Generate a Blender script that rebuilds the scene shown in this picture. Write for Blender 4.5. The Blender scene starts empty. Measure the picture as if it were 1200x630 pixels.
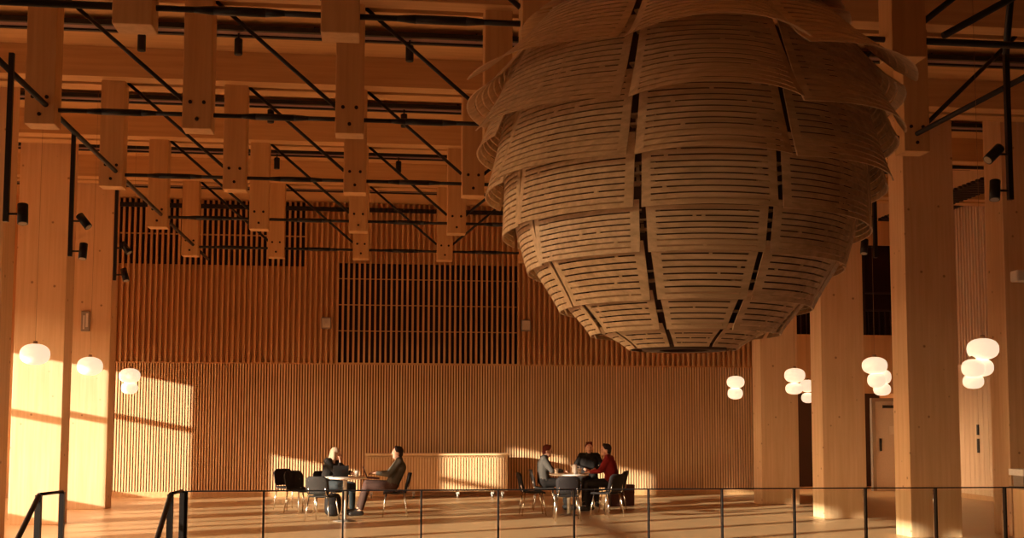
import bpy, math, random
from mathutils import Vector, Matrix
random.seed(7)
C = bpy.context.scene.collection
PI = math.pi

# ------------------------------------------------------------------ materials
def new_mat(name):
    m = bpy.data.materials.new(name); m.use_nodes = True
    return m, m.node_tree, m.node_tree.nodes['Principled BSDF']

def wood(name, c1, c2, grain='Z', rough=.5, scale=1.0, knots=False, spec=.35, seams=0, var=0.0):
    """procedural timber: long streaks along one axis, optional knots and board seams"""
    m, nt, b = new_mat(name)
    N, L = nt.nodes, nt.links
    tc = N.new('ShaderNodeTexCoord')
    mp = N.new('ShaderNodeMapping')
    lo, hi = .7 * scale, 16 * scale
    mp.inputs['Scale'].default_value = {'X': (lo, hi, hi), 'Y': (hi, lo, hi), 'Z': (hi, hi, lo)}[grain]
    L.new(tc.outputs['Object'], mp.inputs['Vector'])
    n = N.new('ShaderNodeTexNoise'); n.inputs['Scale'].default_value = 1.0
    n.inputs['Detail'].default_value = 5; n.inputs['Roughness'].default_value = .6
    L.new(mp.outputs[0], n.inputs['Vector'])
    r = N.new('ShaderNodeValToRGB')
    r.color_ramp.elements[0].position = .32; r.color_ramp.elements[0].color = (*c2, 1)
    r.color_ramp.elements[1].position = .66; r.color_ramp.elements[1].color = (*c1, 1)
    L.new(n.outputs['Fac'], r.inputs['Fac'])
    out = r.outputs['Color']
    if knots:
        v = N.new('ShaderNodeTexVoronoi'); v.inputs['Scale'].default_value = 4.2
        L.new(tc.outputs['Object'], v.inputs['Vector'])
        k = N.new('ShaderNodeValToRGB')
        k.color_ramp.elements[0].position = .05; k.color_ramp.elements[0].color = (1, 1, 1, 1)
        k.color_ramp.elements[1].position = .11; k.color_ramp.elements[1].color = (0, 0, 0, 1)
        L.new(v.outputs['Distance'], k.inputs['Fac'])
        mx = N.new('ShaderNodeMix'); mx.data_type = 'RGBA'
        L.new(k.outputs['Color'], mx.inputs['Factor']); L.new(out, mx.inputs[6])
        mx.inputs[7].default_value = (c2[0]*.5, c2[1]*.42, c2[2]*.4, 1)
        out = mx.outputs[2]
    if seams:
        w = N.new('ShaderNodeTexWave'); w.wave_type = 'BANDS'
        w.bands_direction = {'Z': 'X', 'X': 'Z', 'Y': 'X'}[grain]
        w.inputs['Scale'].default_value = seams; w.inputs['Distortion'].default_value = 0
        L.new(tc.outputs['Object'], w.inputs['Vector'])
        k2 = N.new('ShaderNodeValToRGB')
        k2.color_ramp.elements[0].position = .0; k2.color_ramp.elements[0].color = (.55, .5, .45, 1)
        k2.color_ramp.elements[1].position = .02; k2.color_ramp.elements[1].color = (1, 1, 1, 1)
        L.new(w.outputs['Fac'], k2.inputs['Fac'])
        m2 = N.new('ShaderNodeMix'); m2.data_type = 'RGBA'; m2.blend_type = 'MULTIPLY'
        m2.inputs['Factor'].default_value = 1
        L.new(out, m2.inputs[6]); L.new(k2.outputs['Color'], m2.inputs[7])
        out = m2.outputs[2]
    if var:
        n2 = N.new('ShaderNodeTexNoise'); n2.inputs['Scale'].default_value = 1.1
        L.new(tc.outputs['Object'], n2.inputs['Vector'])
        hs = N.new('ShaderNodeHueSaturation')
        mr = N.new('ShaderNodeMapRange'); mr.inputs[3].default_value = 1 - var; mr.inputs[4].default_value = 1 + var
        L.new(n2.outputs['Fac'], mr.inputs[0]); L.new(mr.outputs[0], hs.inputs['Value'])
        L.new(out, hs.inputs['Color']); out = hs.outputs['Color']
    L.new(out, b.inputs['Base Color'])
    bp = N.new('ShaderNodeBump'); bp.inputs['Strength'].default_value = .12; bp.inputs['Distance'].default_value = .01
    L.new(n.outputs['Fac'], bp.inputs['Height']); L.new(bp.outputs[0], b.inputs['Normal'])
    b.inputs['Roughness'].default_value = rough
    b.inputs['Specular IOR Level'].default_value = spec
    return m

def plain(name, c, rough=.6, metal=0.0, spec=.4, nscale=40, namt=.12, emit=None, estr=0):
    m, nt, b = new_mat(name)
    N, L = nt.nodes, nt.links
    tc = N.new('ShaderNodeTexCoord')
    n = N.new('ShaderNodeTexNoise'); n.inputs['Scale'].default_value = nscale; n.inputs['Detail'].default_value = 3
    L.new(tc.outputs['Object'], n.inputs['Vector'])
    r = N.new('ShaderNodeValToRGB')
    r.color_ramp.elements[0].color = (*[x * (1 - namt) for x in c], 1)
    r.color_ramp.elements[1].color = (*[min(1, x * (1 + namt)) for x in c], 1)
    L.new(n.outputs['Fac'], r.inputs['Fac']); L.new(r.outputs['Color'], b.inputs['Base Color'])
    b.inputs['Roughness'].default_value = rough; b.inputs['Metallic'].default_value = metal
    b.inputs['Specular IOR Level'].default_value = spec
    if emit:
        b.inputs['Emission Color'].default_value = (*emit, 1); b.inputs['Emission Strength'].default_value = estr
    return m

def glass_mat():
    m, nt, b = new_mat('clear_glass')
    N, L = nt.nodes, nt.links
    out = N['Material Output']; N.remove(b)
    t = N.new('ShaderNodeBsdfTransparent'); t.inputs[0].default_value = (.93, .95, .93, 1)
    g = N.new('ShaderNodeBsdfGlossy'); g.inputs['Roughness'].default_value = .02
    g.inputs[0].default_value = (1, 1, 1, 1)
    fr = N.new('ShaderNodeFresnel'); fr.inputs[0].default_value = 1.35
    mx = N.new('ShaderNodeMixShader')
    L.new(fr.outputs[0], mx.inputs[0]); L.new(t.outputs[0], mx.inputs[1]); L.new(g.outputs[0], mx.inputs[2])
    L.new(mx.outputs[0], out.inputs[0])
    return m

M = dict(
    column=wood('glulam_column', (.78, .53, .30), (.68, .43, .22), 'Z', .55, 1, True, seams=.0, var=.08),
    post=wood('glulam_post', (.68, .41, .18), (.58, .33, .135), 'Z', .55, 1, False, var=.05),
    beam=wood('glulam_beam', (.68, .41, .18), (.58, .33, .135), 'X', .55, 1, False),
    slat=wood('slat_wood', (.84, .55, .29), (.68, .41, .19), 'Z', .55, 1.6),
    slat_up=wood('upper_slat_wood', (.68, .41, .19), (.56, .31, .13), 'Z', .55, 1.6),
    back=wood('slat_backing', (.64, .34, .14), (.56, .28, .11), 'Z', .7, 1),
    pale=wood('pale_boarding', (.84, .64, .42), (.74, .54, .34), 'Z', .6, .7),
    wall=wood('wall_boarding', (.66, .42, .22), (.58, .35, .17), 'Z', .6, .7),
    floor=wood('floor_oak', (.78, .50, .26), (.68, .41, .19), 'X', .32, .8, False, .45, var=.06),
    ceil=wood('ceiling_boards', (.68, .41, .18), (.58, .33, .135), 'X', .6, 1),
    ply=wood('bent_plywood', (.84, .62, .37), (.60, .42, .23), 'X', .5, 1.5, False, var=.10),
    ply_in=plain('pod_inside_shade', (.10, .055, .03), .7),  # dark tone puts the pod's inner shade into the colour
    cabinet=wood('cabinet_wood', (.85, .58, .30), (.76, .49, .24), 'Z', .45, 1),
    dark=plain('black_steel', (.012, .010, .010), .45, 0, .4),
    bolt=plain('bolt_steel', (.03, .018, .012), .5, .5),
    glassdark=plain('dark_window', (.022, .008, .005), .5, 0, .15),
    gap=wood('slat_gap_shade', (.20, .08, .025), (.16, .06, .018), 'Z', .7, 1),  # shade between the lower slats, put into the backing colour
    recess=plain('dark_recess', (.03, .014, .01), .5),
    rail=plain('rail_black', (.012, .010, .009), .35, .3),
    glass=glass_mat(),
    lamp=plain('opal_glass', (.9, .8, .65), .4, 0, .4, 8, .02, (1.0, .76, .52), .70),
    cord=plain('lamp_cord', (.30, .16, .07), .6),
    grey=plain('grey_metal', (.32, .27, .22), .4, .6),
    chrome=plain('chrome', (.75, .70, .62), .22, 1.0),
    chairblack=plain('chair_black', (.016, .012, .011), .75, 0, .2),
    chairgrey=plain('chair_grey', (.026, .022, .018), .75, 0, .2),
    tablewhite=plain('table_white', (.86, .80, .70), .35),
    white=plain('painted_white', (.72, .66, .58), .5),
    pink=plain('tray_pink', (.30, .19, .17), .5, .3),
    door=plain('door_grey', (.62, .54, .44), .5),
    skin=plain('skin', (.55, .29, .18), .55, 0, .4, 60, .06),
    eye=plain('eye', (.02, .015, .012), .3), lip=plain('lips', (.40, .13, .10), .5),
    stonedark=plain('lower_floor', (.20, .10, .05), .6),
)

# ------------------------------------------------------------------ mesh builder
class MB:
    def __init__(s): s.v = []; s.f = []; s.sm = []
    def add(s, v, f, smooth=False):
        o = len(s.v); s.v += [tuple(p) for p in v]; s.f += [tuple(i + o for i in q) for q in f]; s.sm += [smooth] * len(f)
        return s
    def box(s, x0, y0, z0, x1, y1, z1):
        v = [(x0,y0,z0),(x1,y0,z0),(x1,y1,z0),(x0,y1,z0),(x0,y0,z1),(x1,y0,z1),(x1,y1,z1),(x0,y1,z1)]
        return s.add(v, [(0,3,2,1),(4,5,6,7),(0,1,5,4),(1,2,6,5),(2,3,7,6),(3,0,4,7)])
    def hull8(s, v):
        return s.add(v, [(0,3,2,1),(4,5,6,7),(0,1,5,4),(1,2,6,5),(2,3,7,6),(3,0,4,7)])
    def tube(s, a, b, r, r2=None, n=10, caps=True):
        a = Vector(a); b = Vector(b); r2 = r if r2 is None else r2
        d = (b - a).normalized(); u = d.orthogonal().normalized(); w = d.cross(u)
        v = [a + (u*math.cos(2*PI*i/n) + w*math.sin(2*PI*i/n))*r for i in range(n)] + \
            [b + (u*math.cos(2*PI*i/n) + w*math.sin(2*PI*i/n))*r2 for i in range(n)]
        s.add(v, [(i, (i+1) % n, n+(i+1) % n, n+i) for i in range(n)], True)
        if caps: s.f += [tuple(len(s.v)-2*n+i for i in reversed(range(n))), tuple(len(s.v)-n+i for i in range(n))]; s.sm += [False]*2
        return s
    def path(s, pts, r, n=8):
        for a, b in zip(pts[:-1], pts[1:]): s.tube(a, b, r, n=n)
        for p in pts[1:-1]: s.ball(p, r*1.0, r*1.0, r*1.0, 6, 8)
        return s
    def ball(s, c, rx, ry, rz, nl=10, nn=16, sup=2.0, R=None):
        v = []; f = []
        def pw(x): return math.copysign(abs(x)**(2/sup), x)
        for i in range(nl+1):
            t = PI*i/nl
            for j in range(nn):
                p = 2*PI*j/nn
                q = Vector((rx*pw(math.sin(t))*math.cos(p), ry*pw(math.sin(t))*math.sin(p), rz*pw(math.cos(t))))
                if R: q = R @ q
                v.append(q + Vector(c))
        for i in range(nl):
            for j in range(nn):
                f.append((i*nn+j, (i+1)*nn+j, (i+1)*nn+(j+1) % nn, i*nn+(j+1) % nn))
        return s.add(v, f, True)
    def lathe(s, prof, c=(0,0,0), n=32):
        v = []; f = []
        for (r, z) in prof:
            for j in range(n):
                v.append((c[0]+r*math.cos(2*PI*j/n), c[1]+r*math.sin(2*PI*j/n), c[2]+z))
        for i in range(len(prof)-1):
            for j in range(n):
                f.append((i*n+j, i*n+(j+1) % n, (i+1)*n+(j+1) % n, (i+1)*n+j))
        return s.add(v, f, True)
    def build(s, name, mat, parent=None, bevel=0.0, loc=None):
        me = bpy.data.meshes.new(name); me.from_pydata(s.v, [], s.f)
        me.polygons.foreach_set('use_smooth', s.sm); me.materials.append(mat); me.update()
        o = bpy.data.objects.new(name, me); C.objects.link(o)
        if parent: o.parent = parent
        if loc: o.location = loc
        if bevel:
            b = o.modifiers.new('edge', 'BEVEL'); b.width = bevel; b.segments = 2; b.limit_method = 'ANGLE'
        return o

def tag(o, label, cat, group=None):
    o['label'] = label; o['category'] = cat
    if group: o['group'] = group
    return o
def thing(name, label, cat, loc=(0,0,0), rz=0, group=None):
    o = bpy.data.objects.new(name, None); C.objects.link(o); o.empty_display_size = .1
    o.location = loc; o.rotation_euler = (0, 0, rz)
    return tag(o, label, cat, group)
def struct(o): o['kind'] = 'structure'; return o
def copy_tree(o, parent=None):
    c = o.copy(); C.objects.link(c); c.parent = parent
    for ch in list(o.children): copy_tree(ch, c)
    return c

# ------------------------------------------------------------------ camera (solved from the vanishing points)
cam_d = bpy.data.cameras.new('camera'); cam = bpy.data.objects.new('camera', cam_d); C.objects.link(cam)
f_px, cx, cy = 1345.0, 600.0, 386.0
Yc = Vector((-160, -104, 1345)).normalized()
Xc = Vector((11400, -134, 1345)); Xc = (Xc - Xc.dot(Yc)*Yc).normalized()
Zc = Yc.cross(Xc)
if Zc.y < 0: Zc = -Zc
# rows of Wc map camera (right, up, forward) to world
Wc = Matrix((Xc, Yc, Zc))
right = Wc @ Vector((1,0,0)); up = Wc @ Vector((0,1,0)); fwd = Wc @ Vector((0,0,1))
R = Matrix((right, up, -fwd)).transposed()
cam.matrix_world = Matrix.Translation((0, 0, 1.7)) @ R.to_4x4()
cam_d.sensor_width = 36; cam_d.lens = 36*f_px/1200.0
cam_d.shift_y = (cy - 315)/1200.0
cam_d.clip_end = 200
bpy.context.scene.camera = cam

# ------------------------------------------------------------------ room shell
XL, XR, YB, ZC, YE = -9.0, 12.9, 25.62, 6.5, 12.75
struct(MB().box(XL-.3, YE, -.3, XR+.3, YB+3, 0).build('floor', M['floor']))
struct(MB().box(XL-.3, -3, -2.9, XR+.3, YE, -2.6).build('floor_lower', M['stonedark']))
struct(MB().box(XL, YE-.05, -2.6, XR, YE, -.3).build('trim_1', M['wall']))
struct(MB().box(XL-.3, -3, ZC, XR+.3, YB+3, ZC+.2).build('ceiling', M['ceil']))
# left wall with the low band of windows the sun comes through
w = MB()
def lw(y0, y1, z0, z1): w.box(XL-.15, y0, z0, XL, y1, z1)
lw(-3, YB+3, 3.37, ZC); lw(6, YB+3, -2.6, .80); lw(-3, 6, -2.6, -1.5)
for y in (-3, -1.4, .2, 1.8): lw(y, y+.12, -1.5, 3.37)  # near openings, out of view, added to light the pod from front left
lw(3.0, 6.0, -1.5, 3.37)
lw(22.25, 23.02, .8, 3.37)          # pier
lw(21.15, 22.25, 2.22, 3.37)        # short blind bay
lw(24.6, YB+3, .8, 3.37)
lw(19.68, 20.38, .8, 3.37)
for y in (6.0, 7.5, 9.1, 10.7, 12.3, 13.9, 15.5, 18.85, 20.95): lw(y, y+.16, .8, 3.37)
for y in (14.7, 16.45): lw(y, y+.07, .8, 3.37)
lw(6, 22.25, 2.36, 2.46); lw(23.02, 24.6, 2.36, 2.46)
struct(w.build('wall_left', M['wall']))
struct(MB().box(XR, YE, -2.6, XR+.2, YB+3, ZC).build('wall_right', M['wall']))
struct(MB().box(XR, -3, -2.6, XR+.2, YE, ZC).build('wall_right_dark', M['recess']))  # unseen near stretch of the right wall, darkened to lower the bounce
# unseen front wall behind the viewer, made dark to cut bounced light
struct(MB().box(XL, -3.2, -2.6, XR, -3, ZC).build('wall_front', M['recess']))
# back wall
struct(MB().box(XL, YB, 0, 8.7, YB+.2, ZC).build('wall_back', M['back']))
struct(MB().box(-6, YB-.012, .0, 8.66, YB+.01, 2.9).build('trim_13', M['gap']))  # dark sheet added behind the lower slats as painted gap shade
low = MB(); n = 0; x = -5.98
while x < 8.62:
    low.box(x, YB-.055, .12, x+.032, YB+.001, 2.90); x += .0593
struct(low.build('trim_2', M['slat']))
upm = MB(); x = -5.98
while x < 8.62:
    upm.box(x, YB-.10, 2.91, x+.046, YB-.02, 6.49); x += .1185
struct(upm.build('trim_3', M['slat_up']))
struct(MB().box(-6, YB-.06, 0, 8.66, YB, .12).build('baseboard_back', M['slat_up']))
struct(MB().box(-6, YB-.07, 2.885, 8.66, YB-.0, 2.915).build('trim_4', M['back']))
struct(MB().box(-6, YB-.16, 6.28, 8.66, YB-.10, 6.37).build('trim_5', M['dark']))
# dark windows behind the upper slats
wm = MB().box(-.88, YB-.015, 2.93, 3.18, YB-.005, 5.14); struct(wm.build('window_1', M['glassdark']))
tb = MB()
for z in (4.78, 4.20, 3.62): tb.box(-.88, YB-.028, z, 3.18, YB-.014, z+.022)
struct(tb.build('trim_6', M['back']))
struct(MB().box(-6, YB-.015, 5.05, -1.55, YB-.005, 6.48).build('window_2', M['glassdark']))
struct(MB().box(-6, YB-.035, 5.70, -1.55, YB-.014, 5.73).build('trim_7', M['slat_up']))
# aisle behind the right colonnade: back wall with dark glazing, a timber band and a door
struct(MB().box(8.7, YB, 0, 9.3, YB+.2, ZC).box(8.7, YB+.6, 2.33, XR, YB+.8, 3.72).box(8.7, YB+.6, 5.9, XR, YB+.8, ZC).build('wall_aisle', M['wall']))
struct(MB().box(8.7, YB+2.7, 0, XR, YB+2.8, ZC).build('wall_recess', M['recess']))
gw = MB().box(8.7, YB+.7, 3.72, XR, YB+.72, 5.9); struct(gw.build('window_3', M['glassdark']))
fr = MB()
for z in (4.30, 4.72): fr.box(8.7, YB+.62, z, XR, YB+.68, z+.04)
xx = 9.2
while xx < XR: fr.box(xx, YB+.64, 3.72, xx+.02, YB+.68, 4.30); xx += .14
for xx in (9.6, 10.6, 11.6, 12.6): fr.box(xx, YB+.62, 3.72, xx+.05, YB+.68, 5.9)
struct(fr.build('trim_8', M['recess']))
d = struct(MB().box(11.95, YB+.9, 0, 12.85, YB+.96, 2.14).build('door_1', M['door'], bevel=.01))
MB().box(11.86, YB+.86, 0, 11.95, YB+.97, 2.22).box(11.95, YB+.86, 2.14, 12.88, YB+.97, 2.22).build('door_frame', M['grey'], d)
MB().box(12.15, YB+.84, 1.98, 12.5, YB+.90, 2.05).build('door_closer', M['dark'], d)
MB().box(12.06, YB+.86, .95, 12.10, YB+.90, 1.25).build('door_handle', M['dark'], d)
MB().box(12.3, YB+.88, 1.35, 12.5, YB+.90, 1.55).build('door_notice', M['white'], d)
# right wall: upper vertical battens, lower boarding
rw = MB(); y = 16.5
while y < 25.55: rw.box(XR-.08, y, 2.93, XR-.001, y+.055, 6.42); y += .125
struct(rw.build('trim_9', M['pale']))
rl = MB(); y = 14.0
while y < 25.55: rl.box(XR-.03, y, .1, XR-.001, y+.19, 2.93); y += .2
struct(rl.build('trim_10', M['pale']))
struct(MB().box(XR-.05, 13, 0, XR-.0, YB, .1).build('baseboard_right', M['slat_up']))
struct(MB().box(XR-.13, 16.5, 6.40, XR-.0, YB, 6.48).build('trim_11', M['dark']))

# ------------------------------------------------------------------ timber columns
def column(x0, y0, w_, d_, label, top=ZC):
    o = MB().box(-w_/2, 0, 0, w_/2, d_, top).build('timber_column', M['column'], bevel=.008)
    o.location = (x0 + w_/2, y0, 0)
    return tag(o, label, 'column', 'glulam columns of the hall')
W_ = .78
column(-5.78, 16.0, W_, .5, 'laminated timber column at the far left edge, only its edge in view')
column(-5.78, 19.2, W_, .5, 'sunlit knotty timber column beside the left stair handrail')
column(-5.78, 22.4, W_, .5, 'sunlit timber column carrying the small sign box, next to the slatted wall')
column(7.73, 16.0, W_, .5, 'widest dark-faced timber column between the two big lamp clusters on the right')
column(7.70, 19.2, W_, .5, 'middle timber column on the right, between the door gap and the lamp pair')
column(7.70, 22.4, W_, .5, 'timber column right beside the end of the slatted back wall')
column(9.28, 16.0, W_+.3, .5, 'timber column at the right edge behind the white counter')

# ------------------------------------------------------------------ roof trusses
PX = [-3.46, -1.885, -.31, 1.275, 2.86, 4.43, 6.0]
def truss(yb, label, xs=PX, bolts=True, posts=None):
    """yb = back plane of the posts"""
    t = thing('roof_truss', label, 'roof truss', (1.25, yb-.24, 0), 0, 'timber and steel roof trusses')
    ox, oy = -1.25, .24
    def B(m): m.v = [(a+ox, b-yb+oy, c) for a, b, c in m.v]; return m
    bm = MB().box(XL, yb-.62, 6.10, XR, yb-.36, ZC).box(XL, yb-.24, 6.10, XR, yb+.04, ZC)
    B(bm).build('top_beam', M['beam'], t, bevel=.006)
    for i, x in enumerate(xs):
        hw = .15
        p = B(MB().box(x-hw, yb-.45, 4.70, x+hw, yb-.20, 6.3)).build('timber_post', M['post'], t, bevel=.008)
        if bolts:
            for (bx, bz) in ((-.07, 4.98), (.07, 4.98), (0, 4.80)):
                B(MB().tube((x+bx, yb-.462, bz), (x+bx, yb-.44, bz), .02, n=8)).build('bolt', M['bolt'], p)
    yc = yb-.30
    ch = MB()
    ends = [-3.3] + xs[1:-1] + [xs[-1]]
    for a, b in zip(xs[:-1], xs[1:]):
        mid = (a+b)/2
        ch.tube((a, yc, 4.885), (mid-.35, yc, 4.885), .024).tube((mid-.35, yc, 4.885), (mid-.2, yc, 4.885), .024, .036)
        ch.tube((mid-.2, yc, 4.885), (mid+.2, yc, 4.885), .036).tube((mid+.2, yc, 4.885), (mid+.35, yc, 4.885), .036, .024)
        ch.tube((mid+.35, yc, 4.885), (b, yc, 4.885), .024)
    if xs is XT1:
        ch.tube((-5.2, yc, 4.885), (xs[0], yc, 4.885), .03).tube((xs[-1], yc, 4.885), (7.8, yc, 4.885), .03)
    B(ch).build('tension_tube', M['dark'], t)
    c = 3 if len(xs) == 7 else 2
    for i, (a, b) in enumerate(zip(xs[:-1], xs[1:])):
        if i < c: q0, q1 = (a+.15, 6.12), (b-.15, 5.02)
        else: q0, q1 = (b-.15, 6.12), (a+.15, 5.02)
        B(MB().tube((q0[0], yc, q0[1]), (q1[0], yc, q1[1]), .022)).build('diagonal_rod', M['dark'], t)
    for (a, za, b, zb) in (((7.3, 6.12, 6.15, 5.02),) if yb > 10 else ((5.9, 6.12, 4.52, 5.02),)):
        B(MB().tube((a, yc, za), (b, yc, zb), .026)).build('diagonal_rod', M['dark'], t)
    return t
XT1 = [-1.885, -.31, 1.275, 2.86, 4.36]
truss(9.3, 'nearest roof truss, its thick black tube crossing the whole top of the view', XT1, False)
truss(12.5, 'second roof truss from the viewer, its big hanging posts left of the wooden pod', [-3.46,-1.885,-.31,1.275,2.86,4.43,6.0])
truss(15.7, 'third roof truss, middle of the five rows of hanging posts', list(PX))
truss(18.9, 'fourth roof truss, second from the slatted wall', list(PX))
truss(22.1, 'fifth roof truss, the last one in front of the slatted wall', list(PX))
# long tubes running into the depth at the truss ends
for x, l in ((-3.40, 'black steel tube running from front to back along the left truss ends'),
             (6.0, 'black steel tube running from front to back along the right truss ends')):
    m = MB()
    m.tube((x, 8.9, 4.9), (x, 23.6, 4.9), .028)
    tag(m.build('tie_tube', M['dark']), l, 'steel tube')
tag(MB().tube((4.62, 8.78, 4.86), (6.8, 8.78, 6.10), .03).build('tie_tube', M['dark']), 'thick black steel tube slanting up to the top right corner', 'steel tube')

# cable trays under the ceiling
for i, y in enumerate((10.9, 14.0, 17.25, 20.5, 23.7)):
    t = thing('cable_tray', 'cable tray under the ceiling, %s' % ('above the nearest truss', 'just behind the second truss', 'between the third and fourth truss', 'between the fourth and fifth truss', 'behind the last truss near the slatted wall')[i], 'cable tray', (1.2, y, 6.4), 0, 'cable trays under the ceiling')
    MB().box(-8.6, -.14, -.02, 8.6, -.08, .04).box(-8.6, .10, -.02, 8.6, .16, .04).build('side_rail', M['dark'], t)
    MB().box(-8.6, -.08, 0, 8.6, .10, .02).build('tray_bed', M['pink'], t)
    hg = MB()
    for k in range(-8, 9, 2): hg.tube((k, 0, 0), (k, 0, .1), .01)
    hg.build('hanger', M['dark'], t)

# small ceiling downlights (black cylinders)
def downlight(x, y, z0, z1, where):
    t = thing('downlight', 'black cylindrical ceiling spotlight ' + where, 'ceiling light', (x, y, z0), 0, 'black cylinder spotlights under the ceiling')
    MB().lathe([(0, 0), (.045, 0), (.05, .01), (.05, z1-z0-.01), (.045, z1-z0), (0, z1-z0)], n=16).build('lamp_body', M['dark'], t)
    MB().tube((0, 0, z1-z0), (0, 0, 6.4-z0), .012, n=8).build('stem', M['dark'], t)
for x, y, s in ((-2.87, 14.05, 'below the timber post near the top left corner'), (-1.72, 14.05, 'hanging beside the tallest post left of centre at the top'), (.37, 14.05, 'on the long diagonal rod near the top centre'),
                (-1.62, 17.3, 'in the second gap, left of the centre post'), (.38, 17.3, 'in the second gap, right of the centre post'),
                (-1.8, 20.55, 'in the third gap, left of the centre post'), (.36, 20.55, 'in the third gap, right of the centre post')):
    downlight(x, y, 6.13, 6.33, s)

# ------------------------------------------------------------------ vertical light tracks with spotlights
def track(x, y, ztop, zbot, spots, label, side=1):
    t = thing('light_track', label, 'track light', (x, y, zbot), 0, 'hanging light tracks')
    MB().box(-.022, -.022, 0, .022, .022, ztop-zbot).build('track_rail', M['dark'], t, bevel=.003)
    for (z, tilt) in spots:
        h = MB().tube((side*.02, 0, z-zbot), (side*.10, 0, z-zbot), .01, n=8).build('bracket', M['dark'], t)
        c = Vector((side*.14, 0, z-zbot)); dv = Vector((side*tilt, -.25, -1)).normalized()
        can = MB().tube(c - dv*.09, c + dv*.09, .045, n=14).build('spotlight', M['dark'], t)
        MB().tube(c + dv*.088, c + dv*.092, .036, n=14).build('lens', M['grey'], can)
    return t
track(-3.22, 10.35, 4.9, 3.40, [(3.47, .1)], 'black hanging light track at the left edge with one spotlight', 1)
track(-3.42, 13.25, 4.9, 3.50, [(3.90, .8), (3.56, .0)], 'black hanging light track between the two sunlit columns, two spotlights', 1)
track(-3.66, 16.55, 4.9, 3.62, [(4.08, .8), (3.70, .3)], 'short black hanging light track in front of the left end of the slats', 1)
track(5.98, 13.15, 4.9, 3.65, [(4.15, .6), (3.78, .2)], 'black hanging light track against the left edge of the dark-faced column', -1)
track(5.44, 9.25, 4.9, 3.60, [(4.00, 1.1), (3.68, .2)], 'black hanging light track near the right edge of the view', -1)
track(8.55, 17.2, 4.9, 4.0, [(4.75, .2), (4.25, .2)], 'black light track behind the dark-faced column, its spotlights peeking out', 1)
tag(MB().tube((5.62, 9.25, 6.4), (5.44, 9.25, 4.88), .03).build('suspension_tube', M['dark']), 'thick black tube holding the right-edge light track', 'steel tube')

# ------------------------------------------------------------------ hanging wooden pod
pc = Vector((1.97, 7.2, 0))
pod = thing('hanging_pod', 'giant hanging cone of bent slatted plywood petals', 'sculpture', (pc.x, pc.y, 2.12))
ROWS = [ # bottom R, bottom z, top R, top z, bulge of edge, slats, flare power, shrink of the hidden side petals
    (1.06, 4.22, .40, 4.75, .05, 12, 1.6, .0),
    (1.545, 3.715, .86, 4.36, .17, 17, 1.25, .10),
    (1.475, 3.411, 1.13, 3.98, .13, 15, 1.15, .095),
    (1.355, 3.127, 1.16, 3.66, .07, 14, 1.15, .06),
    (1.20, 2.866, 1.16, 3.30, .02, 12, 1.05, .03),
    (1.045, 2.636, 1.09, 2.93, .01, 9, 1.0, .03),
    (.825, 2.389, 1.00, 2.71, .01, 9, .9, .02),
    (.60, 2.234, .785, 2.45, .005, 7, .85, .0),
    (.35, 2.145, .57, 2.275, .0, 5, .8, .0)]
VA = math.degrees(math.atan2(1.97, 7.2))   # petals are set out from the side that faces the hall entrance
SEAM = [math.radians(a - VA) for a in (-12.0, 27.0, 72.5, 118.5, 165, 211, 257.0, 303.6)]
FULL = {0: (1.0, 0.0), 7: (.35, .0), 1: (.45, .55)}
def petal(row, a0, a1, jit, k):
    Rb, zb, Rt, zt, bul, ns, pw, shr = row
    fb, fs = FULL.get(k, (.1, 1.0))
    bul *= fb; Rb *= 1 - shr*fs
    g = .045 / Rb if Rb > .5 else .03/Rb
    A0, A1 = a0 + g*.5, a1 - g*.5
    gt = g * Rb / Rt * .8
    T = .010
    mb = MB()
    def P(u, s, off=0):      # u 0..1 around, s 0 bottom .. 1 top
        am = (a0+a1)/2; wid = (A1-A0)/2 + (s*( (g-gt)*.5))
        a = am + (u*2-1)*wid
        r = Rb + (Rt-Rb)*(s**(1/pw))
        r += bul*(1-(u*2-1)**2)*(1-s)**1.2 + jit*(1-s) + off
        z = zb + (zt-zb)*s + bul*.22*(1-(u*2-1)**2)*(1-s)
        return (r*math.sin(a), -r*math.cos(a), z - 2.12)
    def strip(u0, u1, s0, s1, nu, nsg):
        v = []; f = []
        for off in (0, -T):
            for i in range(nsg+1):
                for j in range(nu+1):
                    v.append(P(u0+(u1-u0)*j/nu, s0+(s1-s0)*i/nsg, off))
        K = (nu+1)*(nsg+1); W = nu+1
        for i in range(nsg):
            for j in range(nu):
                a = i*W+j; f.append((a, a+1, a+W+1, a+W)); f.append((K+a, K+a+W, K+a+W+1, K+a+1))
        for j in range(nu):
            f.append((j, K+j, K+j+1, j+1)); a = nsg*W+j; f.append((a, a+1, K+a+1, K+a))
        for i in range(nsg):
            a = i*W; f.append((a, a+W, K+a+W, K+a)); a = i*W+nu; f.append((a, K+a, K+a+W, a+W))
        mb.add(v, f, False)
    bw = .055/ (Rb*(a1-a0)+.001)
    bw = min(.09, max(.045, bw))
    strip(0, bw, 0, 1, 1, 8); strip(1-bw, 1, 0, 1, 1, 8)
    sl = .24
    for k in range(ns):
        s0 = k/ns; s1 = (k+1-sl)/ns
        if k == 0: s0 = 0
        if k == ns-1: s1 = 1
        strip(bw, 1-bw, s0, s1, 12, 1)
    # short bridges that tie the strips together here and there
    for _ in range(4):
        u = random.uniform(.15, .85); k = random.randrange(ns-1)
        strip(u, u+.03, (k+.6)/ns, (k+1.1)/ns, 1, 1)
    return mb
for ri, row in enumerate(ROWS):
    for k in range(8):
        a0 = SEAM[k]; a1 = SEAM[(k+1) % 8] + (2*PI if k == 7 else 0)
        jit = random.uniform(-.008, .012)
        petal(row, a0, a1, jit, k).build('plywood_petal', M['ply'], pod)
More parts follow.
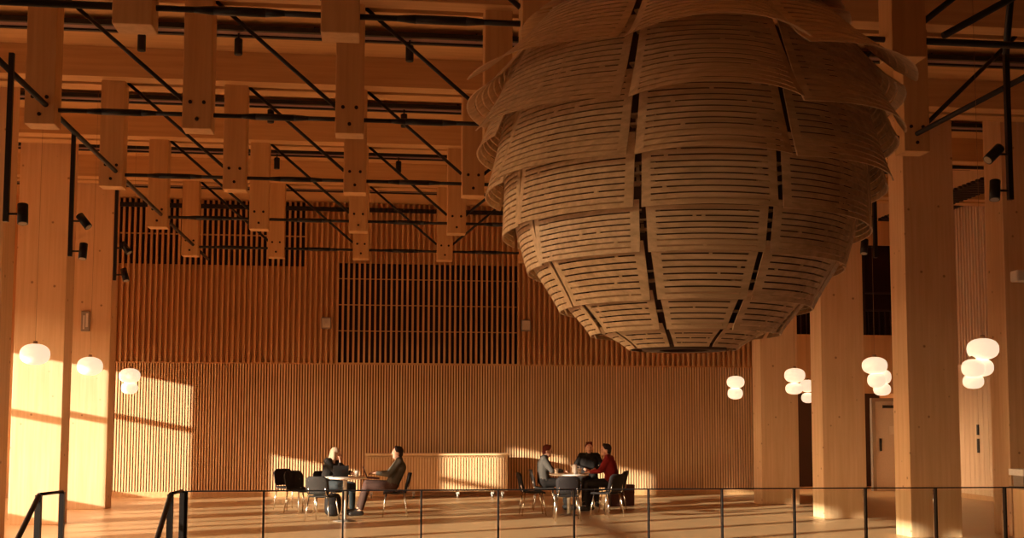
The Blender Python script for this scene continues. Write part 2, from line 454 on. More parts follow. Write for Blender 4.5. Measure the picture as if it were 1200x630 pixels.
# ribs in the seams, hoops, added dark shade core, hanging rods
for k in range(8):
    a = SEAM[k]; rb = MB()
    prof = [(.28, 2.16), (.50, 2.26), (.70, 2.42), (.88, 2.64), (1.05, 2.90), (1.09, 3.15), (1.08, 3.45), (1.02, 3.80), (.86, 4.25), (.30, 4.70)]
    for (r0, z0), (r1, z1) in zip(prof[:-1], prof[1:]):
        d0 = Vector((math.sin(a), -math.cos(a), 0)); t0 = Vector((math.cos(a), math.sin(a), 0))*.02
        q = []
        for (r, z) in ((r0, z0), (r1, z1)):
            for (dr, tt) in ((-.06, -1), (-.06, 1), (-.02, 1), (-.02, -1)):
                q.append(d0*(r+dr) + t0*tt + Vector((0, 0, z-2.12)))
        rb.hull8(q)
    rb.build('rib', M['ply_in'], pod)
    for z, r in ((2.5, .76), (2.77, .95), (3.02, 1.05), (3.3, 1.06), (3.6, 1.04), (3.95, .92), (2.34, .56)):
        cb = MB(); d0 = Vector((math.sin(a), -math.cos(a), 0)); td = Vector((math.cos(a), math.sin(a), 0))
        for (za, zb_, dr0, dr1, tw) in ((0, .012, -.04, .045, .07), (.055, .067, -.04, .045, .07), (.11, .122, -.04, .045, .07), (0, .122, -.045, -.03, .05)):
            q = []
            for zz in (z+za, z+zb_):
                for (dr, tt) in ((dr0, -tw), (dr0, tw), (dr1, tw), (dr1, -tw)):
                    q.append(d0*(r+dr) + td*tt + Vector((0, 0, zz-2.12)))
            cb.hull8(q)
        cb.build('seam_block', M['ply'], pod)
MB().lathe([(0, .03), (.26, .05), (.48, .16), (.68, .32), (.85, .54), (.96, .78), (1.0, 1.0), (.98, 1.28), (.92, 1.54), (.74, 1.96), (.25, 2.40), (0, 2.42)], n=40).build('shade_core', M['ply_in'], pod)  # dark core added inside so slits and seams look shaded
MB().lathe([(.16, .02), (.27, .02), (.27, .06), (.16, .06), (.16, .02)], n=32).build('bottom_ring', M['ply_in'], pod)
MB().tube((0, 0, 2.35), (0, 0, ZC-2.12), .03).build('hanging_rod', M['dark'], pod)

# ------------------------------------------------------------------ pendant lamps (stacked opal pebbles)
def lamp(x, y, blobs, label, cat='pendant lamp', grp='opal pendant lamp clusters', zc=4.9):
    t = thing('pendant_lamp', label, cat, (x, y, 0), 0, grp)
    for i, (dx, z, r, h) in enumerate(blobs):
        dy = (i % 2)*.06
        MB().ball((dx, dy, z), r, r, h, 14, 28, 2.35).build('opal_shade', M['lamp'], t)
        c = MB().tube((dx, dy, z+h-.01), (dx, dy, z+h+.03), .03, .02, n=10)
        if i == 0: c.tube((dx, dy, z+h+.03), (dx, dy, 6.5), .0018, n=6)
        c.build('cord', M['cord'], t)
lamp(-3.66, 12.9, [(0, 2.38, .155, .115)], 'single opal globe pendant glowing in front of the left sunlit column')
lamp(-3.80, 15.9, [(0, 2.385, .165, .125)], 'single opal globe pendant in front of the sunlit column with the sign box')
lamp(-3.94, 19.1, [(0, 2.375, .165, .12), (-.01, 2.18, .13, .10)], 'pair of stacked opal globes in front of the sunlit slats on the left')
lamp(6.06, 18.9, [(0, 2.33, .150, .105), (.01, 2.14, .130, .10)], 'pair of stacked opal globes in front of the back wall near its right end')
lamp(6.05, 16.1, [(0, 2.34, .150, .105), (.01, 2.15, .125, .085)], 'pair of stacked opal globes in front of the column beside the back wall')
lamp(5.78, 12.8, [(0, 2.33, .144, .100), (.115, 2.20, .105, .09), (.02, 2.16, .105, .09), (.112, 2.055, .10, .075)], 'cluster of four opal globes hanging in front of the door gap')
lamp(5.62, 10.1, [(0, 2.36, .143, .10), (.005, 2.19, .118, .085), (-.10, 2.18, .105, .085), (-.07, 2.06, .095, .07)], 'largest cluster of four opal globes, in front of the right batten wall')
lamp(9.07, 23.4, [(0, 2.41, .17, .13), (.03, 2.16, .14, .11)], 'pair of opal globes half hidden behind the middle right column')

# ------------------------------------------------------------------ small fittings
t = thing('sign_box', 'small grey-green sign box high on the sunlit left column', 'sign', (-5.44, 22.4, 3.32))
MB().box(-.09, -.06, 0, .07, -.001, .38).build('housing', M['grey'], t, bevel=.01)
MB().box(-.05, -.068, .04, -.02, -.061, .30).box(.0, -.068, .08, .04, -.061, .34).build('panel', M['white'], t)
for x, s in ((-1.10, 'left'), (3.33, 'right')):
    t = thing('wall_speaker', 'small pale square box on the slats, %s of the dark window' % s, 'wall box', (x, YB-.10, 3.66), 0, 'pale boxes on the slatted wall')
    MB().box(-.11, -.08, 0, .11, 0, .26).build('housing', M['grey'], t, bevel=.012)
    MB().box(-.085, -.086, .03, .085, -.079, .23).build('grille', M['door'], t)
t = thing('projector', 'small beige projector with dark round lens hanging near the right edge', 'projector', (9.40, 15.6, 3.70))
MB().box(-.22, -.10, 0, .02, .10, .17).build('housing', M['white'], t, bevel=.03)
MB().tube((.02, -.02, .085), (.06, -.14, .085), .10, .095, n=20).build('lens', M['dark'], t)
MB().tube((.04, 0, .17), (.04, 0, 6.5-3.70), .012, n=8).build('drop_rod', M['dark'], t)
t = thing('wall_plate', 'narrow dark push plates on the pale boarding right of the dark-faced column', 'door plate', (XR-.03, 23.4, 1.0))
MB().box(-.03, -.03, 0, 0, .03, .30).build('lower_plate', M['dark'], t)
MB().box(-.03, -.03, .38, 0, .03, .60).build('upper_plate', M['dark'], t)
for k, (x0, z0, z1) in enumerate(((9.6, 5.9, 6.02), (9.6, 6.2, 6.3))):
    tag(MB().tube((8.6, 18.0+k*1.4, z0+.03), (12.8, 18.0+k*1.4, z0+.03), .03).build('service_pipe', M['dark']), 'dark pipe crossing the aisle ceiling above the batten wall, %s one' % ('nearer', 'farther')[k], 'pipe', 'pipes under the aisle ceiling')
t = thing('ventilation_grille', 'dark slatted air duct running back under the aisle ceiling at right', 'duct', (11.0, 14.0, 5.95))
MB().box(-.35, 0, .06, .35, 9.5, .40).build('duct_body', M['wall'], t)
g = MB()
for k in range(60): g.box(-.33, .1+k*.155, 0, .33, .16+k*.155, .06)
g.build('grille', M['recess'], t)

# ------------------------------------------------------------------ sideboard
sb = thing('sideboard', 'long low slat-fronted sideboard on castors against the back wall', 'sideboard', (1.33, 25.05, 0))
sb.scale = (1, 1, 1)
MB().box(-1.525, -.245, .14, -1.50, .22, .91).box(1.50, -.245, .14, 1.525, .22, .91).box(-1.50, -.20, .14, 1.50, .22, .16).box(-1.50, .19, .14, 1.50, .22, .91).box(-1.50, -.20, .16, 1.50, -.18, .91).build('carcass', M['cabinet'], sb)
MB().box(-1.55, -.25, .91, 1.55, .24, .95).build('top', M['cabinet'], sb, bevel=.004)
MB().box(-1.49, -.208, .16, 1.49, -.202, .90).build('inner_panel', M['back'], sb)
for k in range(3):
    x0 = -1.52 + k*3.04/3
    dm = MB(); x = x0+.01
    dm.box(x0+.03, -.245, .15, x0+3.04/3-.03, -.211, .17).box(x0+.03, -.245, .87, x0+3.04/3-.03, -.211, .89)
    while x < x0+3.04/3-.035: dm.box(x, -.245, .15, x+.038, -.211, .89); x += .0595
    dm.build('slatted_door', M['cabinet'], sb)
for x in (-1.4, -.5, .45, 1.2, 1.42):
    c = MB().tube((x-.02, -.15, .05), (x+.02, -.15, .05), .05, n=16).build('castor', M['grey'], sb)
    MB().box(x-.03, -.18, .07, x+.03, -.12, .14).build('castor_fork', M['white'], c)

# ------------------------------------------------------------------ railings
YR = 13.08
r = thing('glass_railing', 'long low glass balustrade with thin black top rail across the foreground', 'railing', (2.6, YR, 0))
def RB(m): m.v = [(a-2.6, b-YR, c) for a, b, c in m.v]; return m
RB(MB().box(-2.10, YR-.015, .888, 8.10, YR+.015, .902)).build('top_rail', M['rail'], r)
posts = [-2.07] + [-1.22 + .872*i for i in range(11)]
for i, x in enumerate(posts):
    RB(MB().box(x-(.028 if i == 0 else .010), YR-.03, 0, x+(.028 if i == 0 else .010), YR+.03, .89)).build('post', M['rail'], r, bevel=.003)
for a, b in zip(posts[:-1], posts[1:]):
    RB(MB().box(a+.03, YR-.006, .06, b-.03, YR+.006, .875)).build('glass_pane', M['glass'], r)
def stair_rail(x, label, ytop, x1, y1):
    s = thing('stair_handrail', label, 'handrail', (x, ytop, 0), 0, 'handrails of the foreground stair')
    p0, p1 = (x1-x, y1-ytop, .905), (0, 0, .905)
    MB().tube(p0, p1, .018).build('top_rail', M['rail'], s)
    e = Vector((-.02, -1.6, -.05))
    q = MB()
    v = []
    for z0 in (.86, .905):
        pass
    q.tube((0, 0, .89), tuple(e), .028, n=12)
    q.build('sloping_rail', M['rail'], s)
    MB().box(-.03, -.03, -.02, .03, .03, .90).build('post', M['rail'], s)
    MB().box(x1-x-.025, y1-ytop-.03, 0, x1-x+.025, y1-ytop+.03, .90).build('post', M['rail'], s)
    MB().box(-.05, -.83, -2.6, .01, -.77, .45).build('post', M['rail'], s)
stair_rail(-3.46, 'black stair handrail in front of the left sunlit column', 12.50, -3.34, 12.95)
stair_rail(-2.13, 'black stair handrail at the left end of the glass balustrade', 12.50, -2.09, 13.0)

# counter at the right edge
ct = thing('reception_counter', 'pale counter with a raised white top at the lower right corner', 'counter', (8.60, 13.3, 0))
MB().box(-.74, -.05, 0, .9, .22, .86).build('body', M['cabinet'], ct, bevel=.01)
MB().box(-.77, -.08, 1.02, .95, .25, 1.10).build('raised_top', M['white'], ct, bevel=.006)
MB().box(-.77, -.08, .86, .95, .25, .885).build('worktop', M['grey'], ct)
MB().box(-.74, -.03, .885, -.66, .2, 1.02).build('end_panel', M['grey'], ct)
MB().box(-.4, .16, .885, .9, .2, 1.02).build('back_panel', M['pink'], ct)
tl = thing('card_reader', 'small black handheld device lying on the pale counter', 'device', (8.25, 13.32, .885))
MB().box(-.10, -.03, 0, .10, .05, .035).build('body', M['dark'], tl, bevel=.01)
MB().box(-.04, -.02, .035, .06, .04, .06).build('keypad', M['dark'], tl, bevel=.01)

# ------------------------------------------------------------------ furniture
def make_chair(mat):
    t = thing('stacking_chair', '', 'chair')
    # seat: curved pad
    s = MB(); v = []; f = []; nx, ny = 8, 8
    for k, dz in ((0, 0), (1, -.028)):
        for i in range(nx+1):
            for j in range(ny+1):
                x = -.20 + .42*i/nx; y = (-.215 + .43*j/ny)*(1-.10*(1-i/nx))
                z = .455 - .025*math.sin(PI*i/nx) - (.03*max(0, (i/nx-.8)/.2)**2) + .01*abs(j/ny*2-1)**2 + dz
                v.append((x, y, z))
    K = (nx+1)*(ny+1); W = ny+1
    for i in range(nx):
        for j in range(ny):
            a = i*W+j; f += [(a, a+W, a+W+1, a+1), (K+a, K+a+1, K+a+W+1, K+a+W)]
    for j in range(ny): f += [(j, j+1, K+j+1, K+j), (nx*W+j, K+nx*W+j, K+nx*W+j+1, nx*W+j+1)]
    for i in range(nx): f += [(i*W, K+i*W, K+i*W+W, i*W+W), (i*W+ny, i*W+W+ny, K+i*W+W+ny, K+i*W+ny)]
    s.add(v, f, True).build('seat', mat, t)
    b = MB(); v = []; f = []
    nz = 8
    for off in (0, .022):
        for i in range(nz+1):
            q = i/nz
            for j in range(ny+1):
                p = j/ny*2-1
                wdt = .215*(1 - .35*max(0, (q-.75)/.25)**2.2 - .12*max(0, (.2-q)/.2)**2)
                y = p*wdt; z = .47 + .32*q
                x = -.215 - .07*q + .045*(p*p) - off
                v.append((x, y, z))
    K = (nz+1)*W
    for i in range(nz):
        for j in range(ny):
            a = i*W+j; f += [(a, a+1, a+W+1, a+W), (K+a, K+a+W, K+a+W+1, K+a+1)]
    for j in range(ny): f += [(j, K+j, K+j+1, j+1), (nz*W+j, nz*W+j+1, K+nz*W+j+1, K+nz*W+j)]
    for i in range(nz): f += [(i*W, i*W+W, K+i*W+W, K+i*W), (i*W+ny, K+i*W+ny, K+i*W+W+ny, i*W+W+ny)]
    b.add(v, f, True).build('backrest', mat, t)
    for sx, sy in ((1, 1), (1, -1), (-1, 1), (-1, -1)):
        MB().tube((sx*.16, sy*.18, .435), (sx*.20+(-.02 if sx < 0 else .03), sy*.225, 0), .0115, n=10).build('leg', M['chrome'], t)
    for sy in (1, -1):
        MB().path([(.15, sy*.18, .43), (-.16, sy*.18, .43), (-.215, sy*.17, .47), (-.235, sy*.15, .62), (-.262, sy*.14, .72)], .010).build('side_frame', M['chrome'], t)
    MB().tube((.13, -.18, .425), (.13, .18, .425), .009).tube((-.14, -.18, .425), (-.14, .18, .425), .009).build('cross_bar', M['chrome'], t)
    return t
chA = make_chair(M['chairblack']); chB = make_chair(M['chairgrey'])
used = set()
def chair(proto, x, y, deg, label):
    t = proto if proto.name not in used else copy_tree(proto)
    used.add(proto.name); used.add(t.name)
    t.scale = (.95,)*3; t.location = (x, y, 0); t.rotation_euler = (0, 0, math.radians(deg)); t['label'] = label; t['group'] = 'stacking chairs around the tables'
    return t
chair(chA, -1.58, 22.0, -50, 'empty black stacking chair farthest left of the left table')
chair(chB, -1.32, 21.15, -48, 'empty grey stacking chair behind the nearest chair of the left table')
chair(chB, -.86, 19.45, 68, 'dark grey stacking chair with its back to the viewer at the left table')
chair(chA, -.80, 21.0, -30, 'black stacking chair under the light-haired person at the left table')
chair(chA, .36, 20.35, 180, 'black stacking chair under the person leaning back at the left table')
chair(chA, 2.78, 20.35, 0, 'empty black stacking chair at the left end of the right table group')
chair(chB, 3.16, 21.5, -5, 'grey stacking chair under the reddish-haired person')
chair(chA, 3.22, 19.25, 86, 'black stacking chair with its back to the viewer at the right table')
chair(chA, 4.36, 20.95, 155, 'black stacking chair under the person in the red jacket')
chair(chA, 4.20, 22.5, -95, 'black stacking chair under the person in black facing the viewer')
chair(chA, 4.05, 19.95, 130, 'empty black stacking chair tucked in at the right side of the right table')

def make_table():
    t = thing('cafe_table', '', 'table')
    MB().lathe([(0, .70), (.32, .70), (.345, .71), (.35, .72), (.345, .73), (0, .73)], n=40).build('table_top', M['tablewhite'], t)
    MB().tube((0, 0, .03), (0, 0, .70), .032, n=20).build('pedestal', M['tablewhite'], t)
    MB().lathe([(0, 0), (.19, 0), (.195, .008), (.08, .022), (.035, .035), (0, .035)], n=40).build('base_disc', M['grey'], t)
    MB().box(-.14, -.02, .69, .14, .02, .70).box(-.02, -.14, .69, .02, .14, .70).build('top_bracket', M['grey'], t)
    return t
tb1 = make_table()
tb1.location = (-.49, 19.42, 0); tb1.rotation_euler = (0, 0, math.radians(46)); tag(tb1, 'white round pedestal cafe table between the two people on the left', 'table', 'white cafe tables')
tb2 = copy_tree(tb1); tb2.location = (3.42, 20.25, 0); tb2.rotation_euler = (0, 0, math.radians(52))
tb2['label'] = 'white round pedestal cafe table of the right group, behind a black chair'

# objects on and under the tables
lp = thing('laptop', 'open black laptop on the left table in front of the light-haired person', 'laptop', (-.58, 19.52, .73), math.radians(10))
MB().box(-.13, -.09, 0, .13, .09, .018).build('base', M['dark'], lp, bevel=.004)
MB().hull8([(-.13, -.092, .018), (.13, -.092, .018), (.13, -.084, .018), (-.13, -.084, .018), (-.13, -.14, .19), (.13, -.14, .19), (.13, -.132, .19), (-.13, -.132, .19)]).build('lid', M['dark'], lp)
def backpack(loc, rz, mat, label):
    t = thing('backpack', label, 'bag', loc, rz)
    MB().ball((0, 0, .20), .15, .11, .20, 12, 20, 3.2).build('body', mat, t)
    MB().ball((0, -.11, .13), .10, .04, .10, 10, 16, 3).build('front_pocket', mat, t)
    MB().path([(-.04, 0, .39), (-.03, 0, .44), (.03, 0, .44), (.04, 0, .39)], .010).build('handle', mat, t)
    for s_ in (-1, 1): MB().path([(s_*.07, .09, .36), (s_*.09, .15, .26), (s_*.08, .13, .10), (s_*.08, .10, .04)], .013).build('strap', mat, t)
backpack((-.72, 20.42, 0), .3, M['chairblack'], 'black backpack on the floor under the left table')
mbag = plain('bag_maroon', (.07, .018, .012), .6)
bx = thing('shopping_bag', 'dark brown square bag on the floor behind the red-jacket chair', 'bag', (4.82, 22.35, 0), .1)
MB().hull8([(-.24, -.10, 0), (.24, -.10, 0), (.24, .10, 0), (-.24, .10, 0), (-.26, -.08, .42), (.26, -.08, .42), (.26, .08, .42), (-.26, .08, .42)]).build('body', mbag, bx, bevel=.02)
MB().path([(-.10, 0, .41), (-.08, 0, .50), (.08, 0, .50), (.10, 0, .41)], .010).build('handle', mbag, bx)
jug = thing('coffee_pot', 'white coffee pot on the right table', 'pot', (3.50, 20.12, .73))
MB().lathe([(0, 0), (.05, 0), (.055, .02), (.045, .14), (.035, .17), (0, .175)], n=24).build('body', M['tablewhite'], jug)
MB().path([(.045, 0, .14), (.09, 0, .13), (.09, 0, .06), (.05, 0, .04)], .008).build('handle', M['tablewhite'], jug)
MB().tube((-.04, 0, .12), (-.085, 0, .165), .012, .008).build('spout', M['tablewhite'], jug)
for i, (x, y, lb) in enumerate(((3.20, 20.28, 'white paper cup at the left corner of the right table'), (3.62, 20.30, 'white paper cup beside the red-jacket person'), (-.30, 19.50, 'white paper cup on the far side of the left table'))):
    c = thing('paper_cup', lb, 'cup', (x, y, .73), 0, 'white paper cups')
    MB().lathe([(0, 0), (.028, 0), (.038, .085), (.035, .085), (.026, .005), (0, .005)], n=20).build('cup_body', M['tablewhite'], c)
    MB().lathe([(0, .095), (.034, .095), (.040, .088), (.040, .082), (.036, .082)], n=20).build('cup_lid', M['tablewhite'], c)
sh = MB().box(-.105, -.148, 0, .105, .148, .003)
tag(sh.build('paper_sheet', M['tablewhite'], loc=(3.34, 20.36, .731)), 'sheet of white paper on the left half of the right table', 'paper')

# ------------------------------------------------------------------ people
def cap(mb, pts, rs, n=12):
    """chain of tapered rounded segments"""
    for i in range(len(pts)-1):
        mb.tube(pts[i], pts[i+1], rs[i], rs[i+1], n=n)
    for p, r in zip(pts, rs): mb.ball(p, r, r, r, 8, n)
def remesh(mb, name, mat, parent, vox, smooth=2):
    o = mb.build(name, mat)
    m = o.modifiers.new('r', 'REMESH'); m.mode = 'VOXEL'; m.voxel_size = vox; m.use_smooth_shade = True
    s = o.modifiers.new('s', 'SMOOTH'); s.iterations = smooth; s.factor = .5
    dg = bpy.context.evaluated_depsgraph_get(); dg.update()
    me = bpy.data.meshes.new_from_object(o.evaluated_get(dg))
    me.name = name
    o.modifiers.clear(); old = o.data; o.data = me; bpy.data.meshes.remove(old)
    if not me.materials: me.materials.append(mat)
    o.name = name; o.parent = parent
    return o
def hand(mb, wr, dirv, palmn, curl=.5):
    """palm, four bent fingers of unequal length and a thumb from the palm side"""
    d = Vector(dirv).normalized(); nrm = Vector(palmn).normalized(); sd = d.cross(nrm).normalized(); nrm = sd.cross(d).normalized()
    wr = Vector(wr)
    for k in range(4):
        a = wr + sd*(-.027+.018*k)*.8; b = wr + d*.085 + sd*(-.027+.018*k)*1.15
        cap(mb, [a, b], [.015, .0125], 8)
        L = (.062, .075, .070, .055)[k]
        c1 = b + (d*math.cos(curl*.6) + nrm*math.sin(curl*.6))*L*.5
        c2 = c1 + (d*math.cos(curl*1.5) + nrm*math.sin(curl*1.5))*L*.5
        cap(mb, [b, c1, c2], [.0105, .0095, .0075], 8)
    t0 = wr + d*.025 - sd*.026; t1 = t0 + d*.03 - sd*.028 + nrm*.012; t2 = t1 + d*.028 - sd*.006 + nrm*.014
    cap(mb, [t0, t1, t2], [.014, .0115, .009], 8)
def person(x, y, deg, label, P, top, legs, shoe, hair, hairstyle='short', sleeves=True, extra=None, skin=None, jacket_name='sweater'):
    t = thing('person', label, 'person', (x, y, 0), math.radians(deg), 'people seated at the tables'); t.scale = (.94,)*3
    V = lambda p: Vector(p)
    sk = skin or M['skin']
    pel, wai, che, nek, hd = map(V, (P['pel'], P['wai'], P['che'], P['nek'], P['head']))
    hy = P.get('hyaw', 0); hp = P.get('hpitch', 0)
    HR = Matrix.Rotation(hy, 3, 'Z') @ Matrix.Rotation(hp, 3, 'Y')
    body = MB()
    # trunk
    for (a, ra, b, rb) in ((pel, .115, wai, .105), (wai, .105, che, .12)):
        for s in (-1, 0, 1):
            o = Vector((0, s*.065, 0)); cap(body, [a+o, b+o], [ra, rb], 12)
    cap(body, [che, nek], [.10, .055], 12); cap(body, [nek, hd+HR@Vector((-.01, 0, -.05))], [.052, .05], 12)
    SH, EL, WR, HI, KN, AN, TO = [], [], [], [], [], [], []
    for s, k in ((1, 'L'), (-1, 'R')):
        shd = che + Vector((-.0, s*.165, .115)); 
        el, wr = V(P['el'+k]), V(P['wr'+k]); hi = pel + Vector((.0, s*.09, -.01)); kn, an, to = V(P['kn'+k]), V(P['an'+k]), V(P['to'+k])
        SH.append(shd); EL.append(el); WR.append(wr); HI.append(hi); KN.append(kn); AN.append(an); TO.append(to)
        cap(body, [che+Vector((0, 0, .10)), shd], [.07, .055])
        cap(body, [shd, el, wr], [.050, .038, .026])
        hand(body, wr, P.get('hd'+k, (wr-el)), P.get('hn'+k, (0, 0, -1)), P.get('curl', .6))
        cap(body, [hi, kn, an], [.085, .057, .038])
        cap(body, [an, to], [.036, .030])
    # head: skull, jaw, nose, ears, brow
    def H(p): return hd + HR @ Vector(p)
    body.ball(H((0, 0, .02)), .092, .074, .098, 14, 20, R=HR)
    body.ball(H((.028, 0, -.055)), .058, .052, .060, 12, 16, R=HR)
    body.ball(H((.060, 0, -.090)), .024, .026, .020, 8, 12, R=HR)
    cap(body, [H((.088, 0, .018)), H((.108, 0, -.022))], [.010, .015], 8)
    body.ball(H((.080, 0, .035)), .018, .05, .012, 8, 12, R=HR)
    body.ball(H((.076, 0, -.056)), .016, .024, .011, 8, 12, R=HR)
    for s in (-1, 1): body.ball(H((-.005, s*.076, -.01)), .020, .010, .032, 8, 10, R=HR)
    bo = remesh(body, 'body', sk, t, .0085, 3)
    for s in (-1, 1):
        MB().ball(H((.081, s*.030, .016)), .010, .013, .009, 8, 12, R=HR).build('eye', M['eye'], t)
    MB().ball(H((.090, 0, -.056)), .006, .022, .007, 8, 12, R=HR).build('mouth', M['lip'], t)
    # top
    g = MB(); e = .016
    for (a, ra, b, rb) in ((pel+Vector((0,0,.02)), .118, wai, .112), (wai, .112, che, .126)):
        for s in (-1, 0, 1):
            o = Vector((0, s*.068, 0)); cap(g, [a+o, b+o], [ra+e*.6, rb+e*.6], 12)
    cap(g, [che, nek+Vector((0, 0, -.01))], [.115, .068], 12)
    for i in range(2):
        cap(g, [che+Vector((0, 0, .10)), SH[i]], [.082, .070])
        m_ = EL[i] + (WR[i]-EL[i])*.88
        if sleeves: cap(g, [SH[i], EL[i], m_], [.066, .053, .038])
        else: cap(g, [SH[i], SH[i]+(EL[i]-SH[i])*.7], [.066, .058])
    remesh(g, jacket_name, top, t, .014)
    # trousers
    g = MB()
    for s in (-1, 0, 1): cap(g, [pel+Vector((-.01, s*.07, .03)), pel+Vector((.02, s*.07, -.02))], [.128, .118], 12)
    for i in range(2):
        m_ = KN[i] + (AN[i]-KN[i])*P.get('cuff', .9)
        cap(g, [HI[i], KN[i], m_], [.102, .073, .056])
    remesh(g, 'trousers', legs, t, .014)
    for i in range(2):
        g = MB(); dv = (TO[i]-AN[i]).normalized()
        cap(g, [AN[i]+Vector((0, 0, -.01)), AN[i]+Vector((0, 0, -.045)) - dv*.03, TO[i]], [.045, .043, .038], 12); cap(g, [AN[i]+Vector((0, 0, -.02)), TO[i]+Vector((0, 0, .008))], [.047, .040], 12)
        for q in range(len(g.v)):
            g.v[q] = (g.v[q][0], g.v[q][1], max(g.v[q][2], P.get('sole', .004)))
        remesh(g, 'shoe', shoe, t, .010, 1)
    # hair
    g = MB()
    if hairstyle == 'short':
        g.ball(H((-.016, 0, .040)), .094, .082, .094, 14, 20, R=HR)
        g.ball(H((-.045, 0, -.015)), .058, .070, .070, 12, 16, R=HR)
        for k in range(14):
            a = random.uniform(-1.2, 1.2)
            g.ball(H((.03*math.cos(a)+.01, .06*math.sin(a), .105+random.uniform(-.01, .015))), .03, .022, .02, 6, 8, R=HR)
    else:
        g.ball(H((-.016, 0, .035)), .100, .086, .098, 14, 20, R=HR)
        for s in (-1, 1):
            cap(g, [H((-.02, s*.066, .02)), H((-.01, s*.078, -.08)), H((.0, s*.075, -.17))], [.042, .040, .028], 10)
        cap(g, [H((-.06, 0, 0)), H((-.07, 0, -.10)), H((-.08, 0, -.20))], [.06, .062, .045], 10)
    remesh(g, 'hair', hair, t, .010, 2)
    if extra: extra(t, H)
    return t
cm = lambda n, c, r=.85: plain(n, c, r, 0, .2, 60, .15)
blk = cm('cloth_black', (.012, .009, .007)); gry = cm('cloth_grey', (.065, .056, .045)); olive = cm('cloth_olive', (.075, .065, .048))
jean = cm('cloth_denim', (.035, .042, .045)); brn = cm('cloth_brown', (.07, .035, .025)); khaki = cm('cloth_khaki', (.16, .13, .09)); red = cm('cloth_red', (.19, .012, .012))
dshoe = plain('shoe_dark', (.02, .015, .013), .5); shair = cm('hair_blond', (.36, .24, .15)); dhair = cm('hair_dark', (.02, .012, .01)); rhair = cm('hair_auburn', (.12, .022, .014))
BASE = dict(pel=(-.04, 0, .565), wai=(-.06, 0, .72), che=(-.05, 0, .90), nek=(-.02, 0, 1.06), head=(.02, 0, 1.165),
            elL=(.06, .25, .80), elR=(.06, -.25, .80), wrL=(.30, .14, .80), wrR=(.30, -.14, .80),
            knL=(.40, .12, .54), knR=(.40, -.12, .54), anL=(.40, .13, .09), anR=(.40, -.13, .09), toL=(.56, .15, .045), toR=(.56, -.15, .045))
# light-haired person at the left table, elbow on the table and hand near the mouth
p = dict(BASE); p.update(wai=(-.03, 0, .72), che=(.02, 0, .88), nek=(.06, 0, 1.03), head=(.10, 0, 1.13), hpitch=.15, hyaw=.35,
     elR=(.25, -.20, .78), wrR=(.25, -.06, .97), hdR=(-.3, .3, 1), hnR=(-1, 0, 0), elL=(.20, .22, .78), wrL=(.42, .08, .775))
def vest(t, H):
    pass
person(-.78, 20.94, -30, 'person with long pale hair and black top leaning on the left table', p, blk, jean, dshoe, shair, 'long')
# person leaning back at the left table, laptop on the lap
p = dict(BASE); p.update(pel=(0, 0, .565), wai=(-.06, 0, .71), che=(-.13, 0, .90), nek=(-.13, 0, 1.06), head=(-.10, 0, 1.165), hpitch=-.05,
     elL=(.06, .24, .78), elR=(.06, -.24, .78), wrL=(.30, .10, .80), wrR=(.30, -.10, .80),
     knL=(.46, .10, .56), knR=(.46, -.12, .60), anL=(.58, .10, .10), anR=(.62, -.13, .12), toL=(.75, .12, .05), toR=(.79, -.14, .075), cuff=.86)
person(.30, 20.35, 180, 'person in an olive sweater leaning back with legs stretched toward the left table', p, olive, brn, dshoe, dhair, 'short')
lt = thing('tablet_case', 'dark red-brown folder on the lap of the person leaning back', 'folder', (.30, 20.35, 0), PI)
MB().hull8([(.22, -.16, .645), (.44, -.16, .665), (.44, .16, .665), (.22, .16, .645), (.22, -.16, .665), (.44, -.16, .685), (.44, .16, .685), (.22, .16, .665)]).build('base', mbag, lt)
MB().hull8([(.43, -.16, .685), (.445, -.16, .685), (.445, .16, .685), (.43, .16, .685), (.50, -.16, .86), (.515, -.16, .86), (.515, .16, .86), (.50, .16, .86)]).build('cover', mbag, lt)
# right table: left person
p = dict(BASE); p.update(hpitch=.2, elL=(.10, .23, .78), elR=(.10, -.23, .78), wrL=(.34, .10, .77), wrR=(.34, -.10, .77))
person(3.20, 21.5, -5, 'person with reddish dark hair and a grey shirt, leftmost at the right table', p, gry, blk, dshoe, rhair, 'short', jacket_name='shirt')
# facing the viewer
p = dict(BASE); p.update(che=(-.03, 0, .92), nek=(.0, 0, 1.09), head=(.03, 0, 1.20), pel=(-.04, 0, .58), wai=(-.06, 0, .74), elL=(.02, .29, .82), elR=(.02, -.29, .82), wrL=(.26, .10, .77), wrR=(.26, -.10, .77))
person(4.20, 22.47, -97, 'person in a black sweater facing the viewer across the right table', p, blk, blk, dshoe, rhair, 'short')
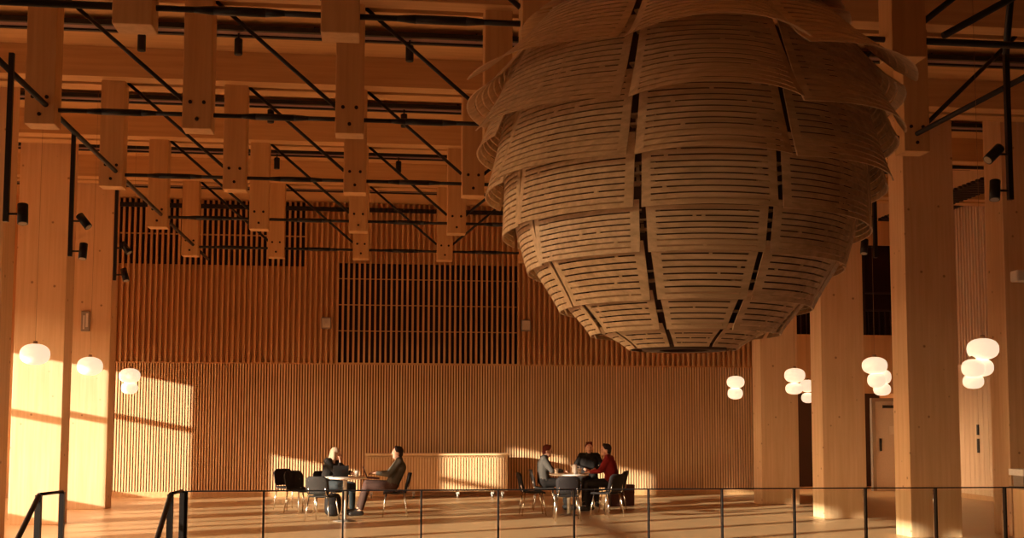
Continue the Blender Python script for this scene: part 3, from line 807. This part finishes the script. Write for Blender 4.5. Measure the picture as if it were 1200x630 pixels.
# red jacket
p = dict(BASE); p.update(che=(.0, 0, .91), nek=(.03, 0, 1.08), head=(.06, 0, 1.195), pel=(-.04, 0, .575), wai=(-.05, 0, .73), hyaw=.3, elL=(.12, .25, .80), elR=(.12, -.25, .80), wrL=(.36, .12, .77), wrR=(.36, -.12, .77))
person(4.30, 20.99, 155, 'person in a red jacket with dark hair, seen from behind at the right table', p, red, blk, dshoe, dhair, 'short', jacket_name='jacket')

# ------------------------------------------------------------------ light
sun_d = bpy.data.lights.new('sun', 'SUN'); sun = bpy.data.objects.new('sun', sun_d); C.objects.link(sun)
dv = Vector((1, .49, -.19)).normalized()
sun.rotation_euler = dv.to_track_quat('-Z', 'Y').to_euler()
sun_d.energy = 9.6; sun_d.color = (1.0, .88, .72); sun_d.angle = math.radians(.6)
sun.location = (-20, 0, 8)
wd = bpy.data.worlds.new('sky'); bpy.context.scene.world = wd; wd.use_nodes = True
nt = wd.node_tree; bg = nt.nodes['Background']
tc = nt.nodes.new('ShaderNodeTexCoord'); sx = nt.nodes.new('ShaderNodeSeparateXYZ'); nt.links.new(tc.outputs['Generated'], sx.inputs[0])
cr = nt.nodes.new('ShaderNodeValToRGB'); mr = nt.nodes.new('ShaderNodeMapRange'); mr.inputs[1].default_value = -1; mr.inputs[2].default_value = 1
nt.links.new(sx.outputs['Z'], mr.inputs[0]); nt.links.new(mr.outputs[0], cr.inputs[0])
e = cr.color_ramp.elements
e[0].position = .0; e[0].color = (.06, .04, .025, 1); e[1].position = 1.0; e[1].color = (.35, .24, .15, 1)
for p_, c_ in ((.485, (.08, .05, .03, 1)), (.50, (1.0, .64, .33, 1)), (.62, (.75, .50, .31, 1))):
    q_ = e.new(p_); q_.color = c_
nt.links.new(cr.outputs[0], bg.inputs[0]); bg.inputs[1].default_value = 12.8
vs = bpy.context.scene.view_settings
vs.view_transform = 'Standard'; vs.look = 'None'; vs.exposure = 0.42; vs.gamma = 1.0; vs.use_curve_mapping = False
cy_ = bpy.context.scene.cycles
cy_.max_bounces = 10; cy_.diffuse_bounces = 6; cy_.glossy_bounces = 4; cy_.transparent_max_bounces = 12
